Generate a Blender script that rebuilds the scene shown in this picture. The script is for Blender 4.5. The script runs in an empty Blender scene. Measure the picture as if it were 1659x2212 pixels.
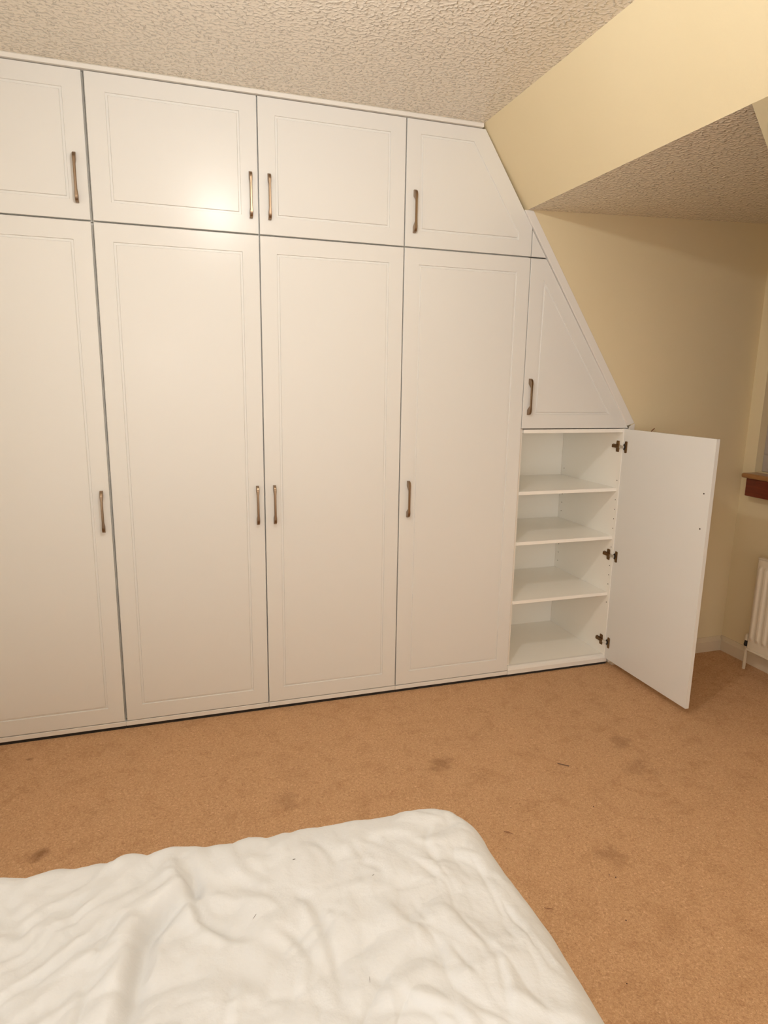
import bpy, bmesh, math, random
import numpy as np
from mathutils import Vector, Matrix

sc = bpy.context.scene
COL = sc.collection

# ------------------------------------------------------------------ camera
F_PX, IMG_W, IMG_H = 1400.37, 1659.0, 2212.0
RX, RY, RZ = 0.19978097, -0.30925336, -0.01486501       # rotation vector of the solved pose
CAM = Vector((-0.74567481, -2.53059978, 1.36068247))
rv = Vector((RX, RY, RZ))
Rm = Matrix.Rotation(rv.length, 3, rv.normalized())
B = Matrix(((1, 0, 0), (0, 0, -1), (0, 1, 0)))
Rw = Rm @ B                                             # rows: image right, image down, forward
right, down, fwd = Vector(Rw[0]), Vector(Rw[1]), Vector(Rw[2])
cd = bpy.data.cameras.new('camera')
cd.sensor_fit = 'VERTICAL'
cd.sensor_height = 24.0
cd.sensor_width = 24.0 * IMG_W / IMG_H
cd.lens = F_PX * 24.0 / IMG_H
cd.clip_start = 0.02
cam = bpy.data.objects.new('camera', cd)
COL.objects.link(cam)
M = Matrix((right, -down, -fwd)).transposed().to_4x4()
M.translation = CAM
cam.matrix_world = M
sc.camera = cam

# ------------------------------------------------------------------ world, lights, exposure
w = bpy.data.worlds.new('night'); sc.world = w; w.use_nodes = True
w.node_tree.nodes['Background'].inputs[0].default_value = (0.25, 0.27, 0.35, 1)
w.node_tree.nodes['Background'].inputs[1].default_value = 0.12

def lamp(name, kind, loc, power, color, size, rot=None):
    l = bpy.data.lights.new(name, kind); l.energy = power; l.color = color
    if kind == 'AREA':
        l.shape = 'DISK'; l.size = size
    else:
        l.shadow_soft_size = size
    o = bpy.data.objects.new(name, l); o.location = loc
    if rot is not None: o.rotation_euler = rot
    COL.objects.link(o); return o

# the bare bulb of the room's ceiling light, a little below the ceiling, out of the frame
bulb = lamp('ceiling_bulb_light', 'POINT', (-0.477, -1.31, 2.225), 21.5, (1.0, 0.975, 0.92), 0.03)
bulb.data.specular_factor = 0.5
# the phone's flash beside its lens
lamp('phone_flash_light', 'POINT', (-0.82, -2.50, 1.47), 5.5, (0.97, 0.99, 1.0), 0.02)
# added fill lamps, unseen, standing in for the lit rest of the room
def area(name, loc, sx, sy, rot, power, color):
    o = lamp(name, 'AREA', loc, power, color, sx, rot)
    o.data.shape = 'RECTANGLE'; o.data.size = sx; o.data.size_y = sy
area('rear_side_fill', (-1.54, -3.6, 1.4), 2.0, 2.6, (0, math.radians(-90), 0), 27.0, (1.0, 0.995, 0.98))
area('rear_wall_fill', (0.1, -5.1, 1.25), 2.6, 2.0, (math.radians(90), 0, 0), 22.0, (1.0, 0.995, 0.98))

sc.cycles.max_bounces = 14
sc.cycles.diffuse_bounces = 10
sc.view_settings.view_transform = 'Standard'
sc.view_settings.look = 'None'
sc.view_settings.gamma = 1.0
sc.view_settings.use_curve_mapping = False
sc.view_settings.exposure = 0.0

# ------------------------------------------------------------------ materials
def mat(name, color, rough=0.5, metal=0.0, spec=0.5, coat=0.0):
    m = bpy.data.materials.new(name); m.use_nodes = True
    b = m.node_tree.nodes['Principled BSDF']
    b.inputs['Base Color'].default_value = (*color, 1)
    b.inputs['Roughness'].default_value = rough
    b.inputs['Metallic'].default_value = metal
    b.inputs['Specular IOR Level'].default_value = spec
    b.inputs['Coat Weight'].default_value = coat
    return m

def nodes(m):
    nt = m.node_tree
    return nt, nt.nodes['Principled BSDF']

def noise(nt, scale, detail=3.0, rough=0.5, vec=None, dist=0.0):
    n = nt.nodes.new('ShaderNodeTexNoise')
    n.inputs['Scale'].default_value = scale
    n.inputs['Detail'].default_value = detail
    n.inputs['Roughness'].default_value = rough
    n.inputs['Distortion'].default_value = dist
    if vec is not None: nt.links.new(vec, n.inputs['Vector'])
    return n

def ramp(nt, src, stops):
    r = nt.nodes.new('ShaderNodeValToRGB')
    el = r.color_ramp.elements
    while len(el) < len(stops): el.new(0.5)
    for e, (p, c) in zip(el, stops):
        e.position = p; e.color = (*c, 1) if len(c) == 3 else c
    nt.links.new(src, r.inputs['Fac'])
    return r

def bump(nt, b, h, strength, dist, prev=None):
    n = nt.nodes.new('ShaderNodeBump')
    n.inputs['Strength'].default_value = strength
    n.inputs['Distance'].default_value = dist
    nt.links.new(h, n.inputs['Height'])
    if prev is not None: nt.links.new(prev.outputs['Normal'], n.inputs['Normal'])
    nt.links.new(n.outputs['Normal'], b.inputs['Normal'])
    return n

def objco(nt):
    return nt.nodes.new('ShaderNodeTexCoord').outputs['Object']

def math_node(nt, op, a, bb=None):
    n = nt.nodes.new('ShaderNodeMath'); n.operation = op
    for i, v in enumerate((a, bb)):
        if v is None: continue
        if isinstance(v, (int, float)): n.inputs[i].default_value = v
        else: nt.links.new(v, n.inputs[i])
    return n.outputs[0]

# satin white foil of the doors
m_door = mat('door_foil', (0.755, 0.76, 0.75), 0.27, spec=0.3)
nt, b = nodes(m_door)
bump(nt, b, noise(nt, 700, 2, vec=objco(nt)).outputs['Fac'], 0.05, 0.0004)
m_carc = mat('white_melamine', (0.91, 0.90, 0.86), 0.30, spec=0.5)
m_trim = mat('white_trim_board', (0.80, 0.79, 0.765), 0.4)
m_dark = mat('dark_gap_shade', (0.02, 0.016, 0.013), 0.8)
m_hole = mat('drilled_hole', (0.035, 0.02, 0.012), 0.8)

# cream emulsion wall
m_wall = mat('cream_emulsion', (0.70, 0.565, 0.34), 0.75, spec=0.25)
nt, b = nodes(m_wall)
co = objco(nt)
r = ramp(nt, noise(nt, 1.7, 3, vec=co).outputs['Fac'], [(0.3, (0.735, 0.640, 0.430)), (0.7, (0.76, 0.665, 0.455))])
nt.links.new(r.outputs['Color'], b.inputs['Base Color'])
bump(nt, b, noise(nt, 160, 3, vec=co).outputs['Fac'], 0.12, 0.002)

m_plain = mat('white_emulsion', (0.88, 0.85, 0.78), 0.75, spec=0.25)
# artex: stippled plaster with glossy dabs
m_artex = mat('stippled_ceiling_plaster', (0.80, 0.745, 0.65), 0.16, spec=0.9)
nt, b = nodes(m_artex)
co = objco(nt)
n1 = noise(nt, 88, 0.5, 0.5, vec=co, dist=0.5)
n2 = noise(nt, 24, 2, 0.5, vec=co)
dab = ramp(nt, n1.outputs['Fac'], [(0.53, (0, 0, 0)), (0.74, (1, 1, 1))])
dab.color_ramp.interpolation = 'B_SPLINE'
amp = math_node(nt, 'MULTIPLY_ADD', n2.outputs['Fac'], 0.9)
h = math_node(nt, 'MULTIPLY', dab.outputs['Color'], amp)
bump(nt, b, h, 1.0, 0.0058)

# duvet cotton
m_cotton = mat('white_cotton', (0.60, 0.61, 0.62), 0.9, spec=0.2)
nt, b = nodes(m_cotton)
b.inputs['Sheen Weight'].default_value = 0.15
co = objco(nt)
bp = bump(nt, b, noise(nt, 900, 2, vec=co).outputs['Fac'], 0.15, 0.0006)
bump(nt, b, noise(nt, 26, 4, 0.55, vec=co).outputs['Fac'], 0.35, 0.010, bp)

# carpet
m_carpet = mat('tan_carpet_pile', (0.40, 0.22, 0.11), 0.95, spec=0.1)
nt, b = nodes(m_carpet)
co = objco(nt)
def mixc(nt, fac, a, c):
    n = nt.nodes.new('ShaderNodeMix'); n.data_type = 'RGBA'
    if isinstance(fac, (int, float)): n.inputs[0].default_value = fac
    else: nt.links.new(fac, n.inputs[0])
    for k, v in ((6, a), (7, c)):
        if isinstance(v, tuple): n.inputs[k].default_value = (*v, 1)
        else: nt.links.new(v, n.inputs[k])
    return n.outputs[2]
tuft = ramp(nt, noise(nt, 150, 6, 0.8, vec=co, dist=1.0).outputs['Fac'],
            [(0.30, (0.33, 0.175, 0.085)), (0.44, (0.56, 0.335, 0.185)), (0.56, (0.66, 0.415, 0.235)), (0.70, (0.88, 0.62, 0.40))])
patch = ramp(nt, noise(nt, 11, 8, 0.75, vec=co, dist=0.5).outputs['Fac'], [(0.36, (0.88, 0.85, 0.82)), (0.50, (1, 1, 1)), (0.64, (1.0, 1.0, 1.0))])
mul = nt.nodes.new('ShaderNodeMix'); mul.data_type = 'RGBA'; mul.blend_type = 'MULTIPLY'; mul.inputs[0].default_value = 1.0
nt.links.new(tuft.outputs['Color'], mul.inputs[6]); nt.links.new(patch.outputs['Color'], mul.inputs[7])
colr = mul.outputs[2]
# a few worn and stained spots with a place of their own
sep = nt.nodes.new('ShaderNodeSeparateXYZ'); nt.links.new(co, sep.inputs[0])
wob = noise(nt, 28, 3, vec=co)
for (sx, sy, rr, am) in ((-1.175, -0.665, 0.030, 0.65), (-1.305, -0.125, 0.018, 0.7), (0.116, -0.57, 0.05, 0.4),
                         (0.85, -0.62, 0.06, 0.3), (0.80, -0.80, 0.07, 0.25), (-0.45, -0.62, 0.06, 0.25), (0.42, -1.15, 0.05, 0.3)):
    dx = math_node(nt, 'SUBTRACT', sep.outputs[0], sx); dy = math_node(nt, 'SUBTRACT', sep.outputs[1], sy)
    d = math_node(nt, 'POWER', math_node(nt, 'ADD', math_node(nt, 'MULTIPLY', dx, dx), math_node(nt, 'MULTIPLY', dy, dy)), 0.5)
    d = math_node(nt, 'ADD', d, math_node(nt, 'MULTIPLY', math_node(nt, 'SUBTRACT', wob.outputs['Fac'], 0.5), rr * 2.2))
    mr = nt.nodes.new('ShaderNodeMapRange')
    mr.inputs['From Min'].default_value = rr; mr.inputs['From Max'].default_value = rr * 0.3
    mr.inputs['To Max'].default_value = am
    nt.links.new(d, mr.inputs['Value'])
    colr = mixc(nt, mr.outputs['Result'], colr, (0.17, 0.075, 0.03))
nt.links.new(colr, b.inputs['Base Color'])
bp = bump(nt, b, noise(nt, 210, 4, 0.7, vec=co).outputs['Fac'], 0.7, 0.006)
bump(nt, b, noise(nt, 30, 3, vec=co).outputs['Fac'], 0.25, 0.01, bp)

m_gloss = mat('cream_gloss_paint', (0.66, 0.57, 0.43), 0.28)
m_rad = mat('radiator_enamel', (0.74, 0.66, 0.53), 0.3)
m_upvc = mat('grey_window_frame', (0.42, 0.37, 0.34), 0.35)
m_nickel = mat('warm_nickel', (0.30, 0.215, 0.145), 0.30, metal=1.0)
m_hinge = mat('hinge_steel', (0.22, 0.13, 0.06), 0.32, metal=1.0)
m_chrome = mat('chrome', (0.85, 0.82, 0.8), 0.12, metal=1.0)
m_pane = mat('night_glass', (0.10, 0.10, 0.13), 0.05)
nt, b = nodes(m_pane); b.inputs['Transmission Weight'].default_value = 0.6
m_fibre = mat('dark_fibre', (0.05, 0.02, 0.015), 0.7)
m_lint = mat('grey_lint', (0.16, 0.14, 0.12), 0.8)
m_straw = mat('brown_straw', (0.22, 0.09, 0.035), 0.7)
m_tick = mat('mattress_ticking', (0.75, 0.73, 0.70), 0.85)
m_base = mat('divan_fabric', (0.35, 0.33, 0.31), 0.9)

# varnished wood of the window board
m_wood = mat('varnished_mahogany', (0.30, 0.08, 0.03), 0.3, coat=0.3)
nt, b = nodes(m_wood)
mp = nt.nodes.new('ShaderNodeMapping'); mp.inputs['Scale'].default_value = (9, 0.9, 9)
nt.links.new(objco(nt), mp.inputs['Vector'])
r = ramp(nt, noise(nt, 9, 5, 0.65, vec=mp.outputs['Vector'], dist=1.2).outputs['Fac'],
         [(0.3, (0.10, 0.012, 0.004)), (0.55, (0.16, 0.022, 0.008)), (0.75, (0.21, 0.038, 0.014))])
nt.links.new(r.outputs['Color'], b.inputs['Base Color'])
m_wood_lit = mat('varnished_board_lit', (0.42, 0.20, 0.07), 0.3, coat=0.3)  # same wood as the apron, lamp highlight painted in as lighter brown
nt, b = nodes(m_wood_lit)
mp = nt.nodes.new('ShaderNodeMapping'); mp.inputs['Scale'].default_value = (9, 0.9, 9)
nt.links.new(objco(nt), mp.inputs['Vector'])
r = ramp(nt, noise(nt, 9, 5, 0.65, vec=mp.outputs['Vector'], dist=1.2).outputs['Fac'],
         [(0.3, (0.27, 0.115, 0.035)), (0.75, (0.42, 0.21, 0.075))])
nt.links.new(r.outputs['Color'], b.inputs['Base Color'])

# ------------------------------------------------------------------ helpers
def link(name, me, m, parent=None, smooth=False):
    o = bpy.data.objects.new(name, me); COL.objects.link(o)
    if isinstance(m, (list, tuple)):
        for k in m: me.materials.append(k)
    else: me.materials.append(m)
    if parent is not None: o.parent = parent
    if smooth:
        for p in me.polygons: p.use_smooth = True
    return o

def obj(name, bm, m, parent=None, smooth=False):
    bmesh.ops.recalc_face_normals(bm, faces=bm.faces)
    me = bpy.data.meshes.new(name); bm.to_mesh(me); bm.free()
    return link(name, me, m, parent, smooth)

def add_box(bm, x0, x1, y0, y1, z0, z1, bev=0.0, seg=1):
    t = bmesh.new()
    bmesh.ops.create_cube(t, size=1.0)
    for v in t.verts:
        v.co = Vector(((x0 + x1) / 2 + v.co.x * (x1 - x0), (y0 + y1) / 2 + v.co.y * (y1 - y0), (z0 + z1) / 2 + v.co.z * (z1 - z0)))
    if bev > 0:
        bmesh.ops.bevel(t, geom=list(t.edges), offset=bev, segments=seg, profile=0.5, affect='EDGES')
    merge(bm, t)

def merge(bm, t):
    me = bpy.data.meshes.new('tmp'); t.to_mesh(me); t.free()
    bm.from_mesh(me); bpy.data.meshes.remove(me)

def box(name, x0, x1, y0, y1, z0, z1, m, parent=None, bev=0.0, seg=1):
    bm = bmesh.new(); add_box(bm, x0, x1, y0, y1, z0, z1, bev, seg)
    return obj(name, bm, m, parent)

def add_prism(bm, pts, y0, y1, axis='y', bev=0.0):
    """polygon pts in the plane across the axis, extruded from y0 to y1"""
    t = bmesh.new()
    def P(p, k):
        if axis == 'y': return (p[0], k, p[1])
        if axis == 'x': return (k, p[0], p[1])
        return (p[0], p[1], k)
    a = [t.verts.new(P(p, y0)) for p in pts]; c = [t.verts.new(P(p, y1)) for p in pts]
    t.faces.new(a); t.faces.new(list(reversed(c)))
    n = len(pts)
    for i in range(n):
        t.faces.new((a[i], c[i], c[(i + 1) % n], a[(i + 1) % n]))
    bmesh.ops.recalc_face_normals(t, faces=t.faces)
    if bev > 0:
        bmesh.ops.bevel(t, geom=list(t.edges), offset=bev, segments=1, affect='EDGES')
    merge(bm, t)

def prism(name, pts, y0, y1, m, parent=None, axis='y', bev=0.0):
    bm = bmesh.new(); add_prism(bm, pts, y0, y1, axis, bev)
    return obj(name, bm, m, parent)

def add_tube(bm, pts, r, n=10, caps=True):
    rings = []
    for i, p in enumerate(pts):
        p = Vector(p)
        d = (Vector(pts[min(i + 1, len(pts) - 1)]) - Vector(pts[max(i - 1, 0)])).normalized()
        u = d.cross(Vector((0.3, 0.2, 1)) if abs(d.z) < 0.9 else Vector((1, 0, 0))).normalized(); v = d.cross(u)
        rr = r[i] if isinstance(r, (list, tuple)) else r
        rings.append([bm.verts.new(p + (u * math.cos(2 * math.pi * k / n) + v * math.sin(2 * math.pi * k / n)) * rr) for k in range(n)])
    for a, c in zip(rings, rings[1:]):
        for k in range(n): bm.faces.new((a[k], a[(k + 1) % n], c[(k + 1) % n], c[k]))
    if caps: bm.faces.new(rings[0]); bm.faces.new(rings[-1])

def thing(name, loc, label, cat, group=None, rotz=0.0):
    o = bpy.data.objects.new(name, None); COL.objects.link(o)
    o.empty_display_size = 0.05
    o.location = loc; o.rotation_euler = (0, 0, rotz)
    tag(o, label, cat, group); return o

def tag(o, label, cat, group=None):
    o['label'] = label; o['category'] = cat
    if group: o['group'] = group
    return o

def struct(o, label=None):
    o['kind'] = 'structure'
    if label: o['label'] = label
    return o

# ------------------------------------------------------------------ key dimensions (metres)
CEIL = 2.352
GX = [-1.541, -0.982, -0.423, 0.136, 0.6945]      # joints between the wardrobe columns
ZH, ZB, ZT = 1.8755, 0.0325, 2.333                # tall door top / bottom, upper door top
XL, YF, YB = -1.56, -5.20, 0.52                   # left wall, wall behind the camera, back of the wardrobe
XW = 1.955                                        # window wall
YC = -0.003                                       # dormer cheek face
YD = -1.10                                        # near side of the dormer
DX, DZ = 0.6650, 2.056                            # arris where the roof slope meets the dormer ceiling
SX = 0.4545                                       # where the flat ceiling meets the roof slope
KS = (CEIL - DZ) / (DX - SX)                      # roof slope
def dz_c(x): return DZ + 0.040 * (x - DX)         # dormer ceiling rises a little outward
def sl_x(z): return SX + (CEIL - z) / KS
def edge4(z): return 0.4571 + (2.342 - z) / 1.491 # slanted edge of the upper corner door
def t_in(z): return 0.688 + (2.0 - z) / 1.465     # inner and outer line of the sloped trim
def t_out(z): return 0.689 + (2.0566 - z) / 1.4757

# ------------------------------------------------------------------ room shell
struct(box('floor', XL - 0.1, XW + 0.1, YF - 0.1, YB + 0.1, -0.08, 0.0, m_carpet), 'tan fitted carpet with worn patches')
struct(box('ceiling', XL - 0.1, SX, YF - 0.1, YB + 0.1, CEIL, CEIL + 0.08, m_artex), 'flat stippled plaster ceiling')
# roof slope, one slab with the dormer opening cut out of it
def slope_pt(x, off=0.0):
    z = CEIL - (x - SX) * KS
    n = Vector((KS, 0, 1)).normalized()
    return (x + n.x * off, z + n.z * off)
bm = bmesh.new()
add_prism(bm, [slope_pt(SX), slope_pt(DX), slope_pt(DX, 0.1), (SX, CEIL + 0.12)], YF - 0.1, YB + 0.1)
add_prism(bm, [slope_pt(DX), slope_pt(XW), slope_pt(XW, 0.1), slope_pt(DX, 0.1)], YF - 0.1, YD)
struct(obj('wall_slope', bm, m_wall), 'cream sloping roof plane beside the wardrobe')
struct(prism('ceiling_dormer', [(DX, DZ), (XW + 0.1, dz_c(XW + 0.1)), (XW + 0.1, dz_c(XW + 0.1) + 0.08), (DX + 0.05, DZ + 0.08)],
             YD - 0.05, YC + 0.0, m_artex), 'flat stippled ceiling of the dormer')
cheek = [(1.262, 0.0), (XW + 0.1, 0.0), (XW + 0.1, dz_c(XW + 0.1) + 0.04), (DX + 0.003, DZ + 0.04), (DX + 0.003, DZ), (1.262, t_in(0) * 0 + 1.19)]
struct(prism('wall_cheek', cheek, YC, YC + 0.03, m_wall), 'cream side wall of the dormer next to the wardrobe')
zc = slope_pt(XW)[1]
struct(prism('wall_cheek.001', [(DX, DZ), (XW, slope_pt(XW)[1]), (XW, dz_c(XW)), (DX + .01, dz_c(DX))], YD - 0.05, YD, m_wall))
# window wall with its opening
WY0, WY1, WZ0, WZ1 = -0.075, -1.03, 0.955, 1.88
bm = bmesh.new()
ztop = dz_c(XW) + 0.05
add_box(bm, XW, XW + 0.12, YD, YC + 0.05, -0.02, WZ0)
add_box(bm, XW, XW + 0.12, YD, YC + 0.05, WZ1, ztop)
add_box(bm, XW, XW + 0.12, WY0, YC + 0.05, WZ0, WZ1)
add_box(bm, XW, XW + 0.12, YD, WY1, WZ0, WZ1)
struct(obj('wall_right', bm, m_wall), 'cream window wall of the dormer')
struct(box('wall_right.001', XW, XW + 0.12, YF - 0.1, YD, -0.02, zc + 0.05, m_wall))
struct(box('wall_left', XL - 0.1, XL, YF - 0.1, YB + 0.1, -0.02, CEIL + 0.05, m_plain))
struct(box('wall_front', XL - 0.1, XW + 0.1, YF - 0.1, YF, -0.02, CEIL + 0.05, m_plain))
struct(box('wall_back', XL - 0.1, XW + 0.1, YB, YB + 0.1, -0.02, CEIL + 0.05, m_wall))

# skirting boards
def skirt_profile(t=0.016, h=0.076):
    return [(0, 0), (t, 0), (t, h - 0.022), (t - 0.003, h - 0.014), (t - 0.009, h - 0.004), (t - 0.011, h), (0, h)]
bm = bmesh.new()
add_prism(bm, [(YC - a, z) for a, z in skirt_profile()], 1.262, XW - 0.016, axis='x')
struct(obj('baseboard_back', bm, m_gloss))
bm = bmesh.new()
add_prism(bm, [(XW - a, z) for a, z in skirt_profile()], YF, YC)
o = struct(obj('baseboard_right', bm, m_gloss))
o2 = struct(box('baseboard_front', XL, XW - 0.02, YF, YF + 0.016, 0, 0.088, m_gloss))

# window: frame, pane
win = bpy.data.objects.new('window_1', None); COL.objects.link(win); win.location = (XW + 0.04, -0.55, WZ0)
struct(win, 'pale framed dormer window, dark outside')
bm = bmesh.new()
FX0, FX1 = 0.0, 0.05
wl = lambda y: y + 0.55
y0, y1, z0, z1 = wl(WY1), wl(WY0), 0.0, WZ1 - WZ0
fw = 0.085
add_box(bm, FX0, FX1, y0, y1, z0, z0 + fw, 0.004); add_box(bm, FX0, FX1, y0, y1, z1 - fw, z1, 0.004)
add_box(bm, FX0, FX1, y0, y0 + fw, z0 + fw, z1 - fw, 0.004); add_box(bm, FX0, FX1, y1 - fw, y1, z0 + fw, z1 - fw, 0.004)
add_box(bm, FX0, FX1, -0.04, 0.04, z0 + fw, z1 - fw, 0.004)
obj('window_frame', bm, m_upvc, win)
for (a, c) in ((y0 + fw, -0.04), (0.04, y1 - fw)):
    box('pane', FX0 + 0.02, FX0 + 0.028, a, c, z0 + fw, z1 - fw, m_pane, win)

# window board and its apron
sill = thing('window_sill', (XW, -0.55, 0.93), 'varnished red-brown wooden window board above the radiator', 'window sill')
bm = bmesh.new()
add_box(bm, -0.088, 0.04, wl(-1.05), wl(-0.078), 0.0, 0.024, 0.009, 3)
obj('sill_board', bm, m_wood_lit, sill)
bm = bmesh.new()
add_box(bm, -0.066, 0.0, wl(-1.04), wl(-0.092), -0.088, 0.0, 0.004, 2)
obj('apron', bm, m_wood, sill)

# ------------------------------------------------------------------ doors
def inset_poly(pts, ms):
    """pts counter-clockwise in (x,z); ms distance for each edge i -> i+1"""
    n = len(pts); L = []
    for i in range(n):
        a = Vector(pts[i]); c = Vector(pts[(i + 1) % n]); d = (c - a).normalized()
        nrm = Vector((-d.y, d.x))
        L.append((a + nrm * ms[i], d))
    out = []
    for i in range(n):
        p, d = L[i - 1]; q, e = L[i]
        den = d.x * e.y - d.y * e.x
        t = ((q.x - p.x) * e.y - (q.y - p.y) * e.x) / den
        out.append((p.x + d.x * t, p.y + d.y * t))
    return out

def door_mesh(pts, ms, th=0.018, groove=True):
    """front face towards -y at y=0, back at y=th; pts counter-clockwise"""
    bm = bmesh.new(); n = len(pts)
    rings = [[(p, th) for p in pts], [(p, 0.0012) for p in pts], [(p, 0.0) for p in inset_poly(pts, [0.0012] * n)]]
    if groove:
        for dd, yy in ((-0.0050, 0.0), (-0.0036, 0.0040), (0.0030, 0.0040), (0.0050, 0.0)):
            rings.append([(p, yy) for p in inset_poly(pts, [k + dd for k in ms])])
    vs = [[bm.verts.new((p[0], y, p[1])) for p, y in r] for r in rings]
    bm.faces.new(vs[0]); bm.faces.new(list(reversed(vs[-1])))
    for a, c in zip(vs, vs[1:]):
        for i in range(n): bm.faces.new((a[i], a[(i + 1) % n], c[(i + 1) % n], c[i]))
    return bm

def handle_mesh():
    """bow handle 155 mm long standing 25 mm off the door, its ends flaring into tapered feet"""
    bm = bmesh.new()
    N = 40; Lh = 0.0775; D = 0.025
    secs = []
    for i in range(N + 1):
        z = -Lh + 2 * Lh * i / N
        a = abs(z) / Lh
        # outer line: straight, rounding to the door at the very ends
        e = max(0.0, (abs(z) - (Lh - 0.019)) / 0.019)
        yo = -D * (1 - 0.06 * a * a) * (1 - 0.62 * (1 - math.sqrt(max(0, 1 - e * e))) ** 0.9) 
        # inner line: thin bar in the middle, foot reaching the door from 47% to the end
        s = min(1, max(0, (abs(z) - 0.036) / 0.022)); s = s * s * (3 - 2 * s)
        yi = -D + 0.0065 + (D - 0.0065) * s
        if yi < yo + 0.003: yi = yo + 0.003
        hw = 0.0042 + 0.0012 * s
        secs.append((z, yo, yi, hw))
    prev = None
    for z, yo, yi, hw in secs:
        c = min(0.0016, (yi - yo) * 0.3)
        ring = [bm.verts.new(v) for v in ((-hw, yi, z), (-hw, yo + c, z), (-hw + c, yo, z), (hw - c, yo, z), (hw, yo + c, z), (hw, yi, z))]
        if prev:
            for k in range(6): bm.faces.new((prev[k], prev[(k + 1) % 6], ring[(k + 1) % 6], ring[k]))
        else: bm.faces.new(ring)
        prev = ring
    bm.faces.new(prev)
    return bm
HM = None
def handle(parent, x, z):
    global HM
    if HM is None:
        o = obj('handle', handle_mesh(), m_nickel); HM = o.data
        o.parent = parent
    else:
        o = bpy.data.objects.new('handle', HM); COL.objects.link(o); o.parent = parent
    o.location = (x, 0, z); return o

def rect(x0, x1, z0, z1): return [(x0, z0), (x1, z0), (x1, z1), (x0, z1)]

def carcass(parent, x0, x1, z0, z1, y0=0.025, y1=0.49, t=0.018, name='carcass'):
    bm = bmesh.new()
    add_box(bm, x0, x0 + t, y0, y1, z0, z1); add_box(bm, x1 - t, x1, y0, y1, z0, z1)
    add_box(bm, x0 + t, x1 - t, y0, y1, z0, z0 + t); add_box(bm, x0 + t, x1 - t, y0, y1, z1 - t, z1)
    add_box(bm, x0 + t, x1 - t, y1 - 0.008, y1, z0 + t, z1 - t)
    return obj(name, bm, m_carc, parent)

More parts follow.
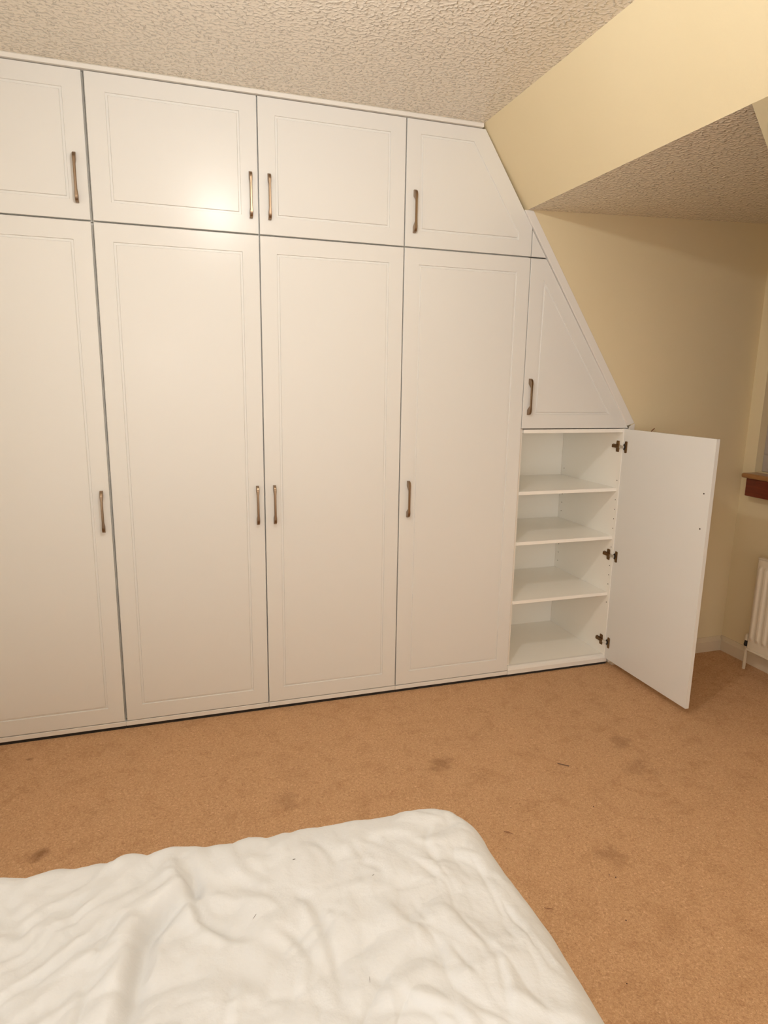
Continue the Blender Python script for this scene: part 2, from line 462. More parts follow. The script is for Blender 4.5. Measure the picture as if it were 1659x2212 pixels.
HZ = 0.876; HZU = 2.006
gaps = [0.0035, 0.0045, 0.0022, 0.0022, 0.0016]    # half joint at each GX
spec = [  # column, handle side, labels
    (0, 'r', 'tall white cabinet furthest left, cut off by the left edge of the picture',
             'white upper cabinet furthest left, with a tall metal handle, above the cut-off tall cabinet'),
    (1, 'r', 'second tall white cabinet from the left, widest whole lower door, handle on its right side',
             'second white upper cabinet from the left, under the ceiling, handle on its right side'),
    (2, 'l', 'third tall white cabinet from the left, handle on its left side',
             'third white upper cabinet from the left, rectangular door with the handle on its left side'),
    (3, 'l', 'fourth tall white cabinet from the left, lower door directly beside the open shelves',
             'white upper cabinet under the roof slope whose panelled door has one slanted side'),
]
for i, side, lab_l, lab_u in spec:
    x0, x1 = GX[i], GX[i + 1]; cx = (x0 + x1) / 2
    a, c = x0 + gaps[i] - cx, x1 - gaps[i + 1] - cx
    # tall cabinet
    t = thing('wardrobe_cabinet', (cx, 0, 0), lab_l, 'wardrobe', 'tall wardrobe cabinets')
    carcass(t, x0 + 0.0006 - cx, x1 - 0.0006 - cx, 0.031, ZH - 0.001)
    pts = rect(a, c, ZB + 0.0015, ZH - 0.0028)
    d = obj('door', door_mesh(pts, [0.066, 0.0645 - gaps[i + 1] + 0.002, 0.064, 0.0645 - gaps[i] + 0.003]), m_door, t)
    hx = (c - 0.026) if side == 'r' else (a + 0.036)
    handle(d, hx, HZ)
    o = box('plinth_strip', x0 + 0.0004 - cx, x1 - 0.0004 - cx, 0.0, 0.026, 0.0125, 0.0305, m_trim, t, 0.001)
    box('plinth_shade_strip', x0 + 0.0004 - cx, x1 - 0.0004 - cx, 0.004, 0.020, 0.0, 0.0105, m_dark, t)  # added black strip, paints the shade in the gap above the carpet
    for fx in (a + 0.06, c - 0.06):
        for fy in (0.08, 0.42):
            bm = bmesh.new(); add_tube(bm, [(fx, fy, 0.0), (fx, fy, 0.031)], 0.018, 12); obj('foot', bm, m_dark, t)
    # upper cabinet
    zt = CEIL - 0.004
    t = thing('upper_cabinet', (cx, 0, ZH), lab_u, 'cabinet', 'upper cabinets under the ceiling')
    if i < 3:
        carcass(t, x0 + 0.0006 - cx, x1 - 0.0006 - cx, 0.001, zt - ZH)
        pts = rect(a, c, 0.0028, ZT - ZH)
        d = obj('door', door_mesh(pts, [0.066, 0.0645, 0.0605, 0.0645]), m_door, t)
    else:
        ex = lambda z: edge4(z)
        zk = 2.342 - (x1 - gaps[4] - 0.4571) * 1.491
        pts = [(a, 0.0028), (c, 0.0028), (c, zk - ZH), (ex(ZT) - cx, ZT - ZH), (a, ZT - ZH)]
        pm = [0.068, 0.067, 0.064, 0.052, 0.064]
        # the groove follows four sides: its slanted side runs down to the lower right corner
        bm = bmesh.new()
        g4 = [(0.204 - cx, 1.9435 - ZH), (0.6275 - cx, 1.9435 - ZH), (0.6275 - cx, 1.962 - ZH), (0.413 - cx, 2.279 - ZH), (0.199 - cx, 2.279 - ZH)]
        rings = [[(p, 0.018) for p in pts], [(p, 0.0012) for p in pts], [(p, 0.0) for p in inset_poly(pts, [0.0012] * 5)]]
        for dd, yy in ((-0.0050, 0.0), (-0.0036, 0.0040), (0.0030, 0.0040), (0.0050, 0.0)):
            rings.append([(p, yy) for p in inset_poly(g4, [dd] * 5)])
        vs = [[bm.verts.new((p[0], y, p[1])) for p, y in r] for r in rings]
        bm.faces.new(vs[0]); bm.faces.new(list(reversed(vs[-1])))
        for A, Cc in zip(vs, vs[1:]):
            for k in range(5): bm.faces.new((A[k], A[(k + 1) % 5], Cc[(k + 1) % 5], Cc[k]))
        d = obj('door', bm, m_door, t)
        # carcass with a raking side under the roof slope
        bm = bmesh.new(); tt = 0.018
        add_box(bm, x0 + 0.0006 - cx, x0 + 0.0006 + tt - cx, 0.021, 0.49, 0.001, zt - ZH)
        add_box(bm, x0 + tt - cx, x1 - 0.0006 - cx, 0.021, 0.49, 0.001, 0.001 + tt)
        xs = lambda z: edge4(z) - 0.002 - cx
        add_prism(bm, [(xs(ZT), ZT - ZH), (xs(ZT) - 0.024, ZT - ZH), (x1 - 0.0006 - 0.024 - cx, zk - ZH), (x1 - 0.0006 - 0.024 - cx, 0.019),
                       (x1 - 0.0006 - cx, 0.019), (x1 - 0.0006 - cx, zk - ZH)], 0.021, 0.49)
        add_box(bm, x0 + tt - cx, xs(ZT) - 0.024, 0.021, 0.49, ZT - ZH - tt, ZT - ZH)
        add_prism(bm, [(x0 + tt - cx, 0.02), (x1 - 0.026 - cx, 0.02), (x1 - 0.026 - cx, zk - ZH), (xs(ZT) - 0.024, ZT - ZH - tt), (x0 + tt - cx, ZT - ZH - tt)], 0.482, 0.49)
        obj('carcass', bm, m_carc, t)
    hx = (c - 0.026) if side == 'r' else (a + 0.036)
    if i == 0: hx = c - 0.036
    handle(d, hx, HZU - ZH)

# small triangular filler between the upper corner cabinet and the sloped trim
z0 = ZH + 0.0028
x0 = GX[4] + gaps[4]
zf = 2.0 - (x0 + 0.0062 - 0.688) * 1.465
o = prism('filler_panel', [(x0, z0), (t_in(z0) - 0.0055, z0), (x0, zf)], 0.0005, 0.018, m_door, bev=0.0006)
tag(o, 'small plain white triangular filler panel wedged between upper corner door and sloped trim', 'panel')

# triangular cabinet under the slope
ZM = 1.1675
cx = 0.95
t = thing('corner_cabinet', (cx, 0, ZM), 'white corner cabinet with a triangular panelled door, above the open shelves', 'cabinet')
x0 = GX[4] + gaps[4]; zt = ZH - 0.0028
pts = [(x0 - cx, 0.0), (t_in(ZM) - 0.0062 - cx, 0.0), (t_in(zt) - 0.0062 - cx, zt - ZM), (x0 - cx, zt - ZM)]
g3 = [(0.7600 - cx, 1.2350 - ZM), (1.1335 - cx, 1.2350 - ZM), (0.7640 - cx, 1.776 - ZM), (0.7600 - cx, 1.776 - ZM)]
bm = bmesh.new()
rings = [[(p, 0.018) for p in pts], [(p, 0.0012) for p in pts], [(p, 0.0) for p in inset_poly(pts, [0.0012] * 4)]]
for dd, yy in ((-0.0050, 0.0), (-0.0036, 0.0040), (0.0030, 0.0040), (0.0050, 0.0)):
    q = inset_poly(g3[:3], [dd] * 3)
    rings.append([(q[0], yy), (q[1], yy), (q[2], yy), (q[2], yy)])
vs = [[bm.verts.new((p[0], y, p[1])) for p, y in r] for r in rings]
bm.faces.new(vs[0]); bm.faces.new(list(reversed(vs[-1])))
for A, Cc in zip(vs, vs[1:]):
    for k in range(4): bm.faces.new((A[k], A[(k + 1) % 4], Cc[(k + 1) % 4], Cc[k]))
bmesh.ops.remove_doubles(bm, verts=bm.verts, dist=1e-6)
d = obj('door', bm, m_door, t)
handle(d, 0.7165 - cx + 0.006, 1.3045 - ZM)
bm = bmesh.new()
add_box(bm, GX[4] + 0.001 - cx, GX[4] + 0.019 - cx, 0.021, 0.49, 0.0, zt - ZM)
add_box(bm, GX[4] + 0.019 - cx, 1.235 - cx, 0.021, 0.49, 0.0, 0.016)
add_prism(bm, [(1.235 - cx, 0.016), (1.215 - cx, 0.016), (t_in(zt) - 0.04 - cx, zt - ZM), (t_in(zt) - 0.02 - cx, zt - ZM)], 0.021, 0.49)
add_prism(bm, [(GX[4] + 0.019 - cx, 0.016), (1.215 - cx, 0.016), (t_in(zt) - 0.04 - cx, zt - ZM), (GX[4] + 0.019 - cx, zt - ZM)], 0.482, 0.49)
obj('carcass', bm, m_carc, t)

# ------------------------------------------------------------------ open shelf cabinet
UX0, UX1 = GX[4] + 0.001, 1.245
t = thing('shelf_cabinet', (0, 0, 0), 'low white cabinet standing open, with three shelves and its door swung outwards', 'cabinet')
box('side_panel', UX0, UX0 + 0.016, 0.0205, 0.49, 0.031, 1.1645, m_carc, t)
sp = box('side_panel', UX1 - 0.0150, UX1 + 0.002, 0.0040, 0.49, 0.031, 1.1645, m_carc, t)
box('top_panel', UX0 + 0.016, UX1 - 0.0155, 0.006, 0.49, 1.1465, 1.1630, m_carc, t, 0.0008)
box('bottom_panel', UX0 + 0.016, UX1 - 0.0155, 0.0205, 0.49, 0.031, 0.049, m_carc, t)
box('back_panel', UX0 + 0.016, UX1 - 0.0155, 0.49, 0.497, 0.031, 1.1645, m_carc, t)
prism('bottom_lip', [(-0.0005, 0.0125), (0.026, 0.0125), (0.026, 0.0495), (0.0125, 0.0495), (0.004, 0.0440), (-0.0005, 0.033)], UX0, UX1, m_trim, t, axis='x')
for z in (0.8840, 0.6500, 0.3680):
    box('shelf', UX0 + 0.0165, UX1 - 0.0155, 0.017, 0.489, z - 0.0155, z, m_carc, t, 0.0008)
for yy in (0.020, 0.463):
    for k in range(14):
        z = 0.9201 - 0.0464 * k
        if any(abs(z - s) < 0.012 for s in (0.8762, 0.6422, 0.3602)): continue
        bm = bmesh.new(); add_tube(bm, [(UX1 - 0.0154, yy, z), (UX1 - 0.0146, yy, z)], 0.0026, 8)
        obj('pin_hole', bm, m_hole, sp)
box('plinth_shade_strip', UX0, UX1, 0.004, 0.020, 0.0, 0.0105, m_dark, t)  # black strip again, painted shade under the bottom lip
for fx in (0.76, 1.19):
    for fy in (0.08, 0.42):
        bm = bmesh.new(); add_tube(bm, [(fx, fy, 0.0), (fx, fy, 0.031)], 0.018, 12); obj('foot', bm, m_dark, t)
# door, opened a right angle: built closed with the hinge edge at x=0, then turned
DW = 0.539
pts = rect(-DW, 0.0, ZB + 0.001, 1.1625)
d = obj('door', door_mesh(pts, [0.065] * 4), m_door, t)
d.location = (1.2520, 0.0025, 0.0)
d.rotation_euler = (0, 0, math.radians(90.6))
# inner side is local y=th; screw holes near the free edge
for z in (0.9440, 0.8010):
    bm = bmesh.new(); add_tube(bm, [(-0.506, 0.0178, z), (-0.506, 0.0184, z)], 0.0034, 10)
    obj('screw_hole', bm, m_hole, d)

def hinge(z):
    """plate on the cabinet side, arm, and cup flange on the inner face of the door"""
    xs = UX1 - 0.015                      # inner face of the side panel
    bm = bmesh.new()
    # cross shaped mounting plate
    pl = [(0.022, -0.009), (0.024, -0.026), (0.042, -0.026), (0.044, -0.009), (0.068, -0.008), (0.071, -0.004), (0.071, 0.006),
          (0.068, 0.009), (0.044, 0.009), (0.042, 0.026), (0.024, 0.026), (0.022, 0.009)]
    add_prism(bm, [(a, z + c) for a, c in pl], xs - 0.0045, xs, axis='x', bev=0.0008)
    add_box(bm, xs - 0.012, xs - 0.0045, 0.012, 0.066, z - 0.0075, z + 0.0075, 0.0015)
    add_tube(bm, [(xs - 0.013, 0.033, z), (xs - 0.0115, 0.033, z)], 0.0055, 10)
    add_tube(bm, [(xs - 0.013, 0.058, z), (xs - 0.0115, 0.058, z)], 0.0045, 10)
    h = obj('hinge', bm, m_hinge, t)
    # arm from the plate across to the cup
    bm = bmesh.new()
    ax = 1.2340
    v = [(xs - 0.0115, 0.016), (xs - 0.0045, 0.016), (ax - 0.003, -0.008), (ax - 0.008, -0.013)]
    add_prism(bm, [(p[0], p[1]) for p in v], z - 0.0065, z + 0.0065, axis='z', bev=0.001)
    obj('hinge_arm', bm, m_chrome, h)
    bm = bmesh.new()
    fl = [(-0.012, -0.027), (-0.024, -0.027), (-0.027, -0.024), (-0.027, 0.024), (-0.024, 0.027), (-0.012, 0.027), (-0.010, 0.018), (-0.003, 0.011), (-0.003, -0.011), (-0.010, -0.018)]
    add_prism(bm, [(a, z + c) for a, c in fl], ax - 0.0028, ax - 0.0002, axis='x', bev=0.0005)
    obj('cup_flange', bm, m_hinge, h)
    bm = bmesh.new()
    add_prism(bm, [(-0.008 + 0.0 - 0.009 * math.cos(k * math.pi / 8) , z + 0.013 * math.sin(k * math.pi / 8)) for k in range(16)], ax - 0.0034, ax - 0.0026, axis='x')
    obj('cup', bm, m_dark, h)
for z in (1.0800, 0.5560, 0.1190): hinge(z)

# ------------------------------------------------------------------ trims of the wardrobe
cs = prism('cornice_strip', [(-0.010, CEIL - 0.0165), (0.02, CEIL - 0.0165), (0.02, CEIL), (-0.006, CEIL), (-0.010, CEIL - 0.004)],
           GX[0] - 0.015, 0.4500, m_trim, axis='x')
tag(cs, 'thin white cornice strip along the ceiling above the upper cabinet doors', 'trim')
zb = 1.1885
pts = [(t_in(zb) + 0.0, zb - 0.010), (t_out(zb), zb + 0.002), (t_out(2.0545), 2.0545), (t_in(2.0545), 2.0545)]
tr = prism('slope_trim', pts, -0.0065, 0.018, m_trim, bev=0.0008)
tag(tr, 'long white sloped trim board between the corner cabinets and the cream wall', 'trim')
tr = prism('edge_trim', [(1.2515, 0.012), (1.2800, 0.012), (1.2800, zb - 0.001), (1.2515, zb - 0.0135)], -0.0070, -0.0035, m_trim, bev=0.0006)
tr2 = box('trim_backing', 1.2515, 1.2615, -0.0035, 0.02, 0.012, 1.165, m_trim, tr)
tag(tr, 'short upright white trim board below the sloped trim, mostly behind the open door', 'trim')

# ------------------------------------------------------------------ radiator
RX0, RY0, RY1, RZ0, RZ1 = 1.853, -0.246, -0.96, 0.112, 0.566
rad = thing('radiator', ((RX0 + XW) / 2, (RY0 + RY1) / 2, 0), 'white ribbed panel radiator under the window board', 'radiator')
def RL(x, y, z): return (x - (RX0 + XW) / 2, y - (RY0 + RY1) / 2, z)
pitch = 0.0362; ny = int((RY0 - RY1) / 0.003); nz = 60
ys = np.linspace(RY0, RY1, ny); zs = np.linspace(RZ0, RZ1, nz)
Y, Z = np.meshgrid(ys, zs, indexing='ij')
s = (RY0 - 0.033 - Y) / pitch
ph = (s - np.floor(s)) - 0.5                       # 0 in the middle of a rib
nr = np.floor(s); ok = (nr >= -1) & (Y > RY1 + 0.02) & (Y < RY0 - 0.012)
zn = np.clip(np.minimum(Z - (RZ0 + 0.047), (RZ1 - 0.035) - Z) / 0.014, 0, 1); zn = zn * zn * (3 - 2 * zn)
rib = np.clip((0.33 - np.abs(ph)) / 0.16, 0, 1); rib = rib * rib * (3 - 2 * rib)
X = RX0 + 0.008 - 0.008 * rib * zn * ok - 0.003 * (np.abs(Z - RZ0 - 0.02) < 0.006) * 0
V = [RL(a, c, e) for a, c, e in zip(X.ravel(), Y.ravel(), Z.ravel())]
Fc = [(i * nz + j, (i + 1) * nz + j, (i + 1) * nz + j + 1, i * nz + j + 1) for i in range(ny - 1) for j in range(nz - 1)]
nv = len(V)
me = bpy.data.meshes.new('front_panel')
bx = [RL(RX0 + 0.016, c, e) for c in (RY0, RY1) for e in (RZ0, RZ1)]
V += bx
edge = [i * nz for i in range(ny)]
Fc.append(edge + [nv + 2, nv + 0]); Fc.append([i * nz + nz - 1 for i in range(ny)] + [nv + 3, nv + 1])
Fc.append(list(range(nz)) + [nv + 1, nv + 0]); Fc.append([(ny - 1) * nz + j for j in range(nz)] + [nv + 3, nv + 2])
Fc.append([nv, nv + 1, nv + 3, nv + 2])
me.from_pydata(V, [], Fc)
bm = bmesh.new(); bm.from_mesh(me)
o = obj('front_panel', bm, m_rad, rad, True)
bm = bmesh.new(); add_box(bm, *[q for q in (RX0 + 0.004 - (RX0 + XW) / 2, RX0 + 0.030 - (RX0 + XW) / 2)], RY1 - (RY0 + RY1) / 2, RY0 - (RY0 + RY1) / 2, RZ1, RZ1 + 0.006, 0.0025, 2)
obj('top_edge', bm, m_rad, rad)
bm = bmesh.new(); add_box(bm, RX0 + 0.0 - (RX0 + XW) / 2, RX0 + 0.014 - (RX0 + XW) / 2, RY1 - (RY0 + RY1) / 2, RY0 - (RY0 + RY1) / 2, RZ0 - 0.006, RZ0 + 0.004, 0.0025, 2)
obj('bottom_edge', bm, m_rad, rad)
for yy in (RY0 - 0.12, RY1 + 0.12):
    bm = bmesh.new()
    a = RL(RX0 + 0.016, yy - 0.02, 0.16); c = RL(XW, yy + 0.02, 0.50)
    add_box(bm, a[0], c[0], a[1], c[1], a[2], c[2])
    obj('wall_bracket', bm, m_rad, rad)
bm = bmesh.new()
add_tube(bm, [RL(RX0 + 0.02, RY0 + 0.014, 0.0), RL(RX0 + 0.02, RY0 + 0.014, 0.130)], 0.0075, 12)
obj('pipe', bm, m_gloss, rad, False)
bm = bmesh.new()
add_tube(bm, [RL(RX0 + 0.02, RY0 + 0.014, 0.120), RL(RX0 + 0.02, RY0 + 0.014, 0.126), RL(RX0 + 0.02, RY0 + 0.014, 0.150)], [0.011, 0.013, 0.010], 14)
add_tube(bm, [RL(RX0 + 0.02, RY0 + 0.014, 0.138), RL(RX0 + 0.02, RY0 - 0.012, 0.138)], 0.007, 10)
obj('valve', bm, m_dark, rad)
bm = bmesh.new()
add_tube(bm, [RL(RX0 + 0.02, RY0 + 0.014, 0.150), RL(RX0 + 0.02, RY0 + 0.014, 0.170), RL(RX0 + 0.02, RY0 + 0.014, 0.182)], [0.0125, 0.0125, 0.008], 14)
obj('valve_cap', bm, m_gloss, rad)

# ------------------------------------------------------------------ bed and duvet
BX0, BX1, BY0, BY1, BH = -1.545, -0.222, -3.42, -1.461, 0.552
bed = thing('bed', ((BX0 + BX1) / 2, (BY0 + BY1) / 2, 0), 'bed under the white duvet, only its covered top in view', 'bed')
bl = lambda a, c: (a - (BX0 + BX1) / 2, c - (BY0 + BY1) / 2)
(mx0, my0), (mx1, my1) = bl(BX0 + 0.075, BY0 + 0.075), bl(BX1 - 0.085, BY1 - 0.085)
box('mattress', mx0, mx1, my0, my1, 0.30, 0.485, m_tick, bed, 0.03, 3)
box('divan_base', mx0 + 0.01, mx1 - 0.01, my0 + 0.01, my1 - 0.01, 0.05, 0.30, m_base, bed, 0.01, 1)
for fx in (mx0 + 0.08, mx1 - 0.08):
    for fy in (my0 + 0.08, my1 - 0.08):
        bm = bmesh.new(); add_tube(bm, [(fx, fy, 0), (fx, fy, 0.05)], 0.025, 12); obj('foot', bm, m_dark, bed)

FOLDS = [  # (points, depth, width, side of the ridge)
 ([(-0.766,-1.470),(-0.769,-1.521),(-0.761,-1.552),(-0.751,-1.586),(-0.764,-1.609),(-0.791,-1.629),(-0.815,-1.656),(-0.821,-1.681),(-0.824,-1.715),(-0.829,-1.746),(-0.834,-1.785),(-0.85,-1.86)], .030, .021, -1),
 ([(-0.757,-1.493),(-0.751,-1.539),(-0.744,-1.582),(-0.75,-1.617),(-0.741,-1.652),(-0.72,-1.677),(-0.701,-1.693),(-0.676,-1.708)], .012, .011, -1),
 ([(-1.05,-1.67),(-1.015,-1.637),(-0.992,-1.603),(-0.954,-1.572),(-0.923,-1.565),(-0.897,-1.543)], .008, .009, 1),
 ([(-1.05,-1.69),(-1.008,-1.669),(-0.969,-1.649),(-0.947,-1.617),(-0.904,-1.595),(-0.882,-1.58),(-0.857,-1.559)], .008, .009, 1),
 ([(-1.05,-1.73),(-0.998,-1.713),(-0.96,-1.696),(-0.936,-1.683),(-0.911,-1.664),(-0.887,-1.652),(-0.864,-1.626)], .009, .009, 1),
 ([(-0.994,-1.602),(-1.013,-1.552),(-1.038,-1.516)], .006, .011, 1),
 ([(-0.909,-1.707),(-0.883,-1.686),(-0.869,-1.642),(-0.855,-1.621),(-0.84,-1.615)], .007, .008, 1),
 ([(-0.885,-1.714),(-0.856,-1.69),(-0.829,-1.674)], .006, .008, 1),
 ([(-0.9,-1.82),(-0.892,-1.768),(-0.891,-1.738),(-0.846,-1.697)], .007, .009, 1),
 ([(-0.476,-1.542),(-0.483,-1.569),(-0.474,-1.608),(-0.451,-1.637),(-0.456,-1.676)], .005, .009, -1),
 ([(-0.64,-1.70),(-0.612,-1.72),(-0.6,-1.744),(-0.595,-1.775),(-0.608,-1.821)], .006, .010, -1),
 ([(-0.60,-1.64),(-0.578,-1.663),(-0.569,-1.702),(-0.565,-1.742),(-0.564,-1.791),(-0.57,-1.85)], .006, .011, -1),
 ([(-0.285,-1.74),(-0.285,-1.769),(-0.282,-1.806),(-0.279,-1.837),(-0.275,-1.872),(-0.266,-1.9)], .006, .007, 1),
 ([(-0.29,-1.64),(-0.29,-1.677),(-0.295,-1.741),(-0.296,-1.78)], .003, .007, 1),
 ([(-0.353,-1.802),(-0.346,-1.841),(-0.355,-1.883),(-0.37,-1.93)], .005, .009, 1),
 ([(-0.425,-1.704),(-0.413,-1.768)], .003, .008, 1),
 ([(-0.40,-1.80),(-0.385,-1.87)], .004, .008, -1),
 ([(-0.33,-1.55),(-0.36,-1.60),(-0.35,-1.65)], .003, .008, 1),
 ([(-0.50,-1.87),(-0.44,-1.90),(-0.42,-1.96)], .005, .010, 1),
 ([(-0.70,-1.76),(-0.72,-1.83),(-0.70,-1.90)], .005, .011, 1),
 ([(-0.32,-1.95),(-0.30,-2.05),(-0.30,-2.15)], .005, .009, 1),
]
rng = np.random.RandomState(7)
WV = []
for k in range(46):                                 # gentle fabric undulation, many small plane waves
    lam = 10 ** rng.uniform(math.log10(0.035), math.log10(0.42)); an = rng.uniform(0, math.pi)
    WV.append((2 * math.pi / lam * math.cos(an), 2 * math.pi / lam * math.sin(an), rng.uniform(0, 6.28), 0.0050 * lam ** 0.95 * (0.55 if lam > 0.12 else 1.25)))
CR = []
for q in range(7):
    an0 = (0.6, 0.9, 0.35, 2.3, 1.6, 1.1, 2.9)[q]
    kk = []
    for j in range(4):
        lam = rng.uniform(0.10, 0.26) * (1 if q < 4 else 0.6); an = an0 + rng.uniform(-0.6, 0.6)
        kk.append((2 * math.pi / lam * math.cos(an + math.pi / 2), 2 * math.pi / lam * math.sin(an + math.pi / 2), rng.uniform(0, 6.28)))
    CR.append((kk, 0.0042 if q < 4 else 0.0026, 0.007, q * 1.7, q < 2))
def relief(x, y):
    wx = x + 0.018 * np.sin(17 * y + 2) + 0.01 * np.sin(41 * y + 23 * x); wy = y + 0.018 * np.sin(19 * x + 1) + 0.01 * np.sin(37 * x - 29 * y)
    h = np.zeros_like(x)
    for a, c, p, am in WV: h += am * np.sin(a * wx + c * wy + p)
    # long drag creases radiating on the left half
    left = np.clip((-0.70 - x) / 0.15, 0, 1)
    h += left * 0.0014 * np.sin((0.60 * x - 0.80 * y) * 150 + 2.0 * np.sin(9 * x + 11 * y))
    # fine crumple, ridged
    r = np.abs(np.sin(31 * wx + 18 * wy + 1.5 * np.sin(23 * wy))) * np.abs(np.sin(22 * wy - 27 * wx + 1.3 * np.sin(19 * wx)))
    h += 0.0028 * (1 - r)
    # crease lines: where a slow warped field passes through zero the cloth is pinched
    for (k, am, wdt, ox, lo) in CR:
        fx = np.zeros_like(x); gx = np.zeros_like(x); gy = np.zeros_like(x)
        for a, c, p in k:
            ph = a * wx + c * wy + p; fx += np.sin(ph); cc = np.cos(ph); gx += a * cc; gy += c * cc
        d = np.abs(fx) / (np.hypot(gx, gy) + 6.0)
        mod = 0.5 + 0.5 * np.sin(9 * x + ox) * np.sin(8 * y + 2 * ox)
        if lo: mod = mod * (0.35 + 0.65 * left)
        h += am * mod * (1 - np.exp(-d / wdt))
    for pts, dep, wd, sd in FOLDS:
        best = np.full(x.shape, 9.0); sg = np.zeros_like(x); tt = np.zeros_like(x)
        n = len(pts) - 1
        xa, xb = min(p[0] for p in pts) - .08, max(p[0] for p in pts) + .08
        ya, yb = min(p[1] for p in pts) - .08, max(p[1] for p in pts) + .08
        m = (x > xa) & (x < xb) & (y > ya) & (y < yb)
        X_, Y_ = x[m], y[m]
        if X_.size == 0: continue
        bs = np.full(X_.shape, 9.0); s2 = np.zeros_like(X_); t2 = np.zeros_like(X_)
        for k in range(n):
            ax, ay = pts[k]; dx, dy = pts[k + 1][0] - ax, pts[k + 1][1] - ay
            L2 = dx * dx + dy * dy
            u = np.clip(((X_ - ax) * dx + (Y_ - ay) * dy) / L2, 0, 1)
            ex, ey = X_ - ax - u * dx, Y_ - ay - u * dy
            dd = np.hypot(ex, ey); cr = np.sign(dx * ey - dy * ex)
            q = dd < bs
            bs = np.where(q, dd, bs); s2 = np.where(q, cr, s2); t2 = np.where(q, (k + u) / n, t2)
        sdist = bs * s2 * sd; wd_ = wd * 0.62
        taper = np.clip(np.minimum(t2, 1 - t2) * 5 + 0.12, 0, 1)
        val = dep * taper * (-0.60 * np.exp(-(sdist / wd_) ** 2) + 0.50 * np.exp(-((sdist - 1.9 * wd_) / (1.8 * wd_)) ** 2))
        h[m] += val
    return h

NB, NR, RR = 1100, 230, 0.062
a0, a1, c0, c1 = BX0, BX1, BY0, BY1
def rrect(ins, rc):
    """rounded rectangle, constant parameterisation, corner radius rc before the inset"""
    out = []
    hx, hy = (a1 - a0) / 2, (c1 - c0) / 2
    segs = []
    straight = [2 * (hy - rc), 2 * (hx - rc)] * 2
    tot = sum(straight) + 2 * math.pi * rc
    cs = [(a1 - rc, c1 - rc, 0), (a0 + rc, c1 - rc, 90), (a0 + rc, c0 + rc, 180), (a1 - rc, c0 + rc, 270)]
    per = tot / NB
    r = rc - ins
    for i in range(NB):
        s = i * per
        # start in the middle of nothing: walk corner, straight, corner, ...
        for k in range(4):
            arc = math.pi / 2 * rc
            st = (2 * (hx - rc), 2 * (hy - rc))[k % 2]
            ox, oy, a = cs[k]
            if s <= arc:
                th = math.radians(a) + s / rc
                out.append((ox + r * math.cos(th), oy + r * math.sin(th), math.cos(th), math.sin(th))); break
            s -= arc
            if s <= st:
                th = math.radians(a + 90); nx, ny_ = math.cos(th), math.sin(th); tx, ty = -ny_, nx
                out.append((ox + r * nx + tx * s, oy + r * ny_ + ty * s, nx, ny_)); break
            s -= st
        else:
            out.append(out[-1])
    return np.array(out)
base = rrect(0, 0.125)
N0 = base[:, 2:4]; P0 = base[:, 0:2]
# the hem line wanders: puffs of filling along the foot end
xs_, ys_ = P0[:, 0], P0[:, 1]
foot = np.clip((ys_ + 1.60) / 0.1, 0, 1)
left = np.clip((-0.52 - xs_) / 0.2, 0, 1)
wob = foot * (left * (0.45 * 0.0055 * np.sin(xs_ * 58 + 1.0) + 0.002 * np.sin(xs_ * 95)) + 0.002 * np.sin(xs_ * 21) ) + 0.004 * np.sin(ys_ * 17 + 0.7) * (1 - foot)
puffz = foot * (left * (0.0045 * np.abs(np.sin(xs_ * 31 + 0.4)) + 0.0015 * np.sin(xs_ * 73)))
P0 = P0 + N0 * wob[:, None]
P0[:, 1] += foot * 0.020 * np.clip((-0.30 - xs_) / 0.75, 0, 1.6)     # the foot end is not quite square to the wardrobe
V = []; rings = []
# skirt from the bottom up
lev = []
for zz in np.linspace(0.16, BH - RR, 22)[:-1]: lev.append((0.0, zz))
for k in range(0, 15):
    th = math.pi / 2 * k / 14
    lev.append((RR * (1 - math.cos(th)), BH - RR + RR * math.sin(th)))
cen = np.array([(a0 + a1) / 2, (c0 + c1) / 2])
allP = []
for ins, zz in lev:
    hang = max(0.0, (BH - RR - zz))
    Q = P0 - N0 * ins
    sway = 0.010 * hang / 0.3 * np.sin(xs_ * 26 + ys_ * 31) - 0.02 * hang
    Q = Q + N0 * sway[:, None]
    f = np.clip((zz - (BH - RR)) / RR, 0, 1)
    z = zz + puffz * f
    allP.append(np.column_stack([Q, z, np.full(NB, f ** 2)]))
Qi = P0 - N0 * RR
for k in range(1, NR + 1):
    lamb = 1 - k / (NR + 0.0)
    if lamb <= 0: break
    Q = cen + (Qi - cen) * lamb
    fade = math.exp(-((1 - lamb) * 9) ** 2)
    allP.append(np.column_stack([Q, BH + puffz * fade, np.ones(NB)]))
A = np.array(allP)                                  # rings x NB x 4
H = relief(A[..., 0], A[..., 1])
A[..., 2] += H * A[..., 3] 
nr = A.shape[0]
verts = A[..., :3].reshape(-1, 3)
# underside: hem turned in, lining above the mattress
Pn = P0 - N0 * 0.03
verts = np.vstack([verts, [[cen[0], cen[1], BH]], np.column_stack([Pn, np.full(NB, 0.16)]), np.column_stack([Pn, np.full(NB, 0.492)]), [[cen[0], cen[1], 0.492]]])
ii, jj = np.meshgrid(np.arange(nr - 1), np.arange(NB), indexing='ij')
j2 = (jj + 1) % NB
quads = np.stack([ii * NB + jj, ii * NB + j2, (ii + 1) * NB + j2, (ii + 1) * NB + jj], -1).reshape(-1, 4)
tris = np.array([[(nr - 1) * NB + j, (nr - 1) * NB + (j + 1) % NB, nr * NB] for j in range(NB)])
b1 = nr * NB + 1; b2 = b1 + NB; jn = np.arange(NB); jm = (jn + 1) % NB
quads = np.vstack([quads, np.stack([jn, b1 + jn, b1 + jm, jm], -1), np.stack([b1 + jn, b2 + jn, b2 + jm, b1 + jm], -1)])
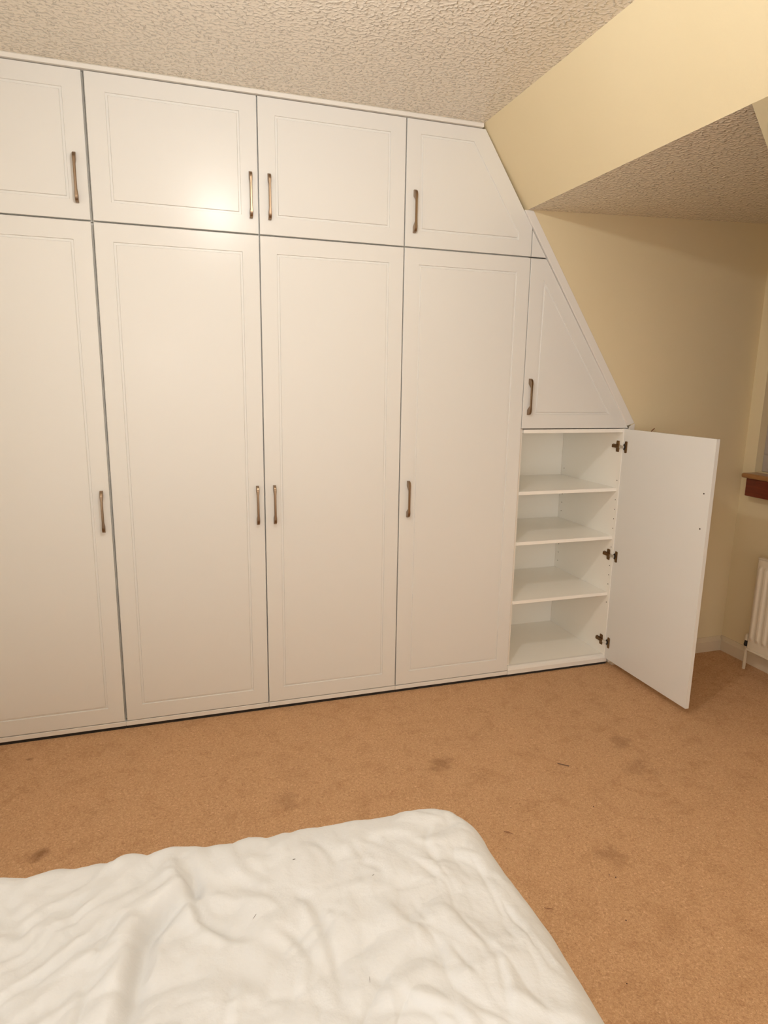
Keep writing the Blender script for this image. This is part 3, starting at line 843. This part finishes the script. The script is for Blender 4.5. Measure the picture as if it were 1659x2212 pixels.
tris = np.vstack([tris, np.stack([b2 + jn, np.full(NB, b2 + NB), b2 + jm], -1)])
me = bpy.data.meshes.new('duvet')
me.vertices.add(len(verts)); me.vertices.foreach_set('co', verts.ravel())
nl = quads.size + tris.size
me.loops.add(nl); me.loops.foreach_set('vertex_index', np.concatenate([quads.ravel(), tris.ravel()]))
me.polygons.add(len(quads) + len(tris))
me.polygons.foreach_set('loop_start', np.concatenate([np.arange(len(quads)) * 4, quads.size + np.arange(len(tris)) * 3]))
me.update(calc_edges=True); me.validate()
dv = link('duvet', me, m_cotton, None, True)
tag(dv, 'rumpled white cotton duvet spread over the bed in the foreground', 'duvet')

def duvet_z(x, y):
    return BH + float(relief(np.array([x]), np.array([y]))[0])

# ------------------------------------------------------------------ crumbs and threads lying about
def bit(name, pts, r, m, label, cat, group=None, n=6):
    bm = bmesh.new(); add_tube(bm, pts, r, n)
    return tag(obj(name, bm, m), label, cat, group)
for (x, y, an, ln, rr, nm, cat, lab) in (
    (-0.587, -1.573, 0.2, 0.0025, 0.0014, 'lint_speck', 'speck', 'dark lint speck near the far edge of the white duvet'),
    (-0.773, -1.596, 0.9, 0.0030, 0.0009, 'lint_speck', 'speck', 'small dark speck beside the deepest fold of the duvet'),
    (-0.664, -1.671, 0.9, 0.0060, 0.0006, 'thread', 'thread', 'short dark thread slanting on the middle of the white duvet'),
    (-0.527, -1.823, 1.4, 0.0045, 0.0006, 'thread', 'thread', 'short dark upright thread on the duvet near the bottom of the picture'),
    (-0.469, -1.647, 0.4, 0.0020, 0.0007, 'lint_speck', 'speck', 'faint tiny speck on the duvet below its far right corner')):
    dx, dy = ln * math.cos(an), ln * math.sin(an)
    z = duvet_z(x, y) + rr * 0.8
    bit(nm, [(x - dx, y - dy, z), (x, y, z + 0.0003), (x + dx, y + dy, z)], [rr * 0.3, rr * 0.6, rr * 0.3], m_lint, lab, cat)
bit('thread', [(0.528, -0.692, 0.004), (0.543, -0.705, 0.0045), (0.560, -0.719, 0.004)], 0.0013, m_fibre,
    'short straight dark thread lying on the carpet in front of the open cabinet', 'thread')
bit('straw', [(0.165, -0.966, 0.004), (0.176, -0.974, 0.0055), (0.186, -0.983, 0.004)], [0.0008, 0.0017, 0.0008], m_straw,
    'small curved brown straw on the carpet just right of the duvet corner', 'straw')
bit('straw', [(0.126, -1.262, 0.004), (0.136, -1.268, 0.003), (0.147, -1.270, 0.004)], [0.0006, 0.0010, 0.0006], m_straw,
    'thin curved brown straw on the carpet beside the long side of the duvet', 'straw')
rn = random.Random(4)
for x, y, lab in ((0.350, -1.191, 'dark crumb on the carpet, leftmost of a loose line of three right of the bed'),
                  (0.366, -1.212, 'dark crumb on the carpet, middle of a loose line of three right of the bed'),
                  (0.378, -1.225, 'dark crumb on the carpet, rightmost of a loose line of three right of the bed'),
                  (0.3085, -1.359, 'tiny dark crumb on the carpet halfway down the right side of the bed'),
                  (0.192, -1.512, 'tiny dark crumb on the carpet near the bottom edge of the picture'),
                  (0.243, -0.867, 'tiny dark crumb on the carpet just beyond the duvet corner'),
                  (0.507, -0.94, 'tiny dark crumb on the open carpet nearer the camera than the straight thread')):
    s_ = rn.uniform(0.0012, 0.0022)
    bm = bmesh.new(); bmesh.ops.create_icosphere(bm, subdivisions=1, radius=s_)
    for v in bm.verts: v.co *= rn.uniform(0.7, 1.3)
    o = obj('crumb', bm, m_fibre); o.location = (x, y, 0.003)
    tag(o, lab, 'crumb')
# the little brown twig end showing over the open door
bit('wall_hook', [(1.379, YC, 1.150), (1.377, YC - 0.010, 1.1575), (1.383, YC - 0.016, 1.166)], 0.0022, m_straw,
    'tiny brown hook end on the cream wall just above the open door', 'hook')
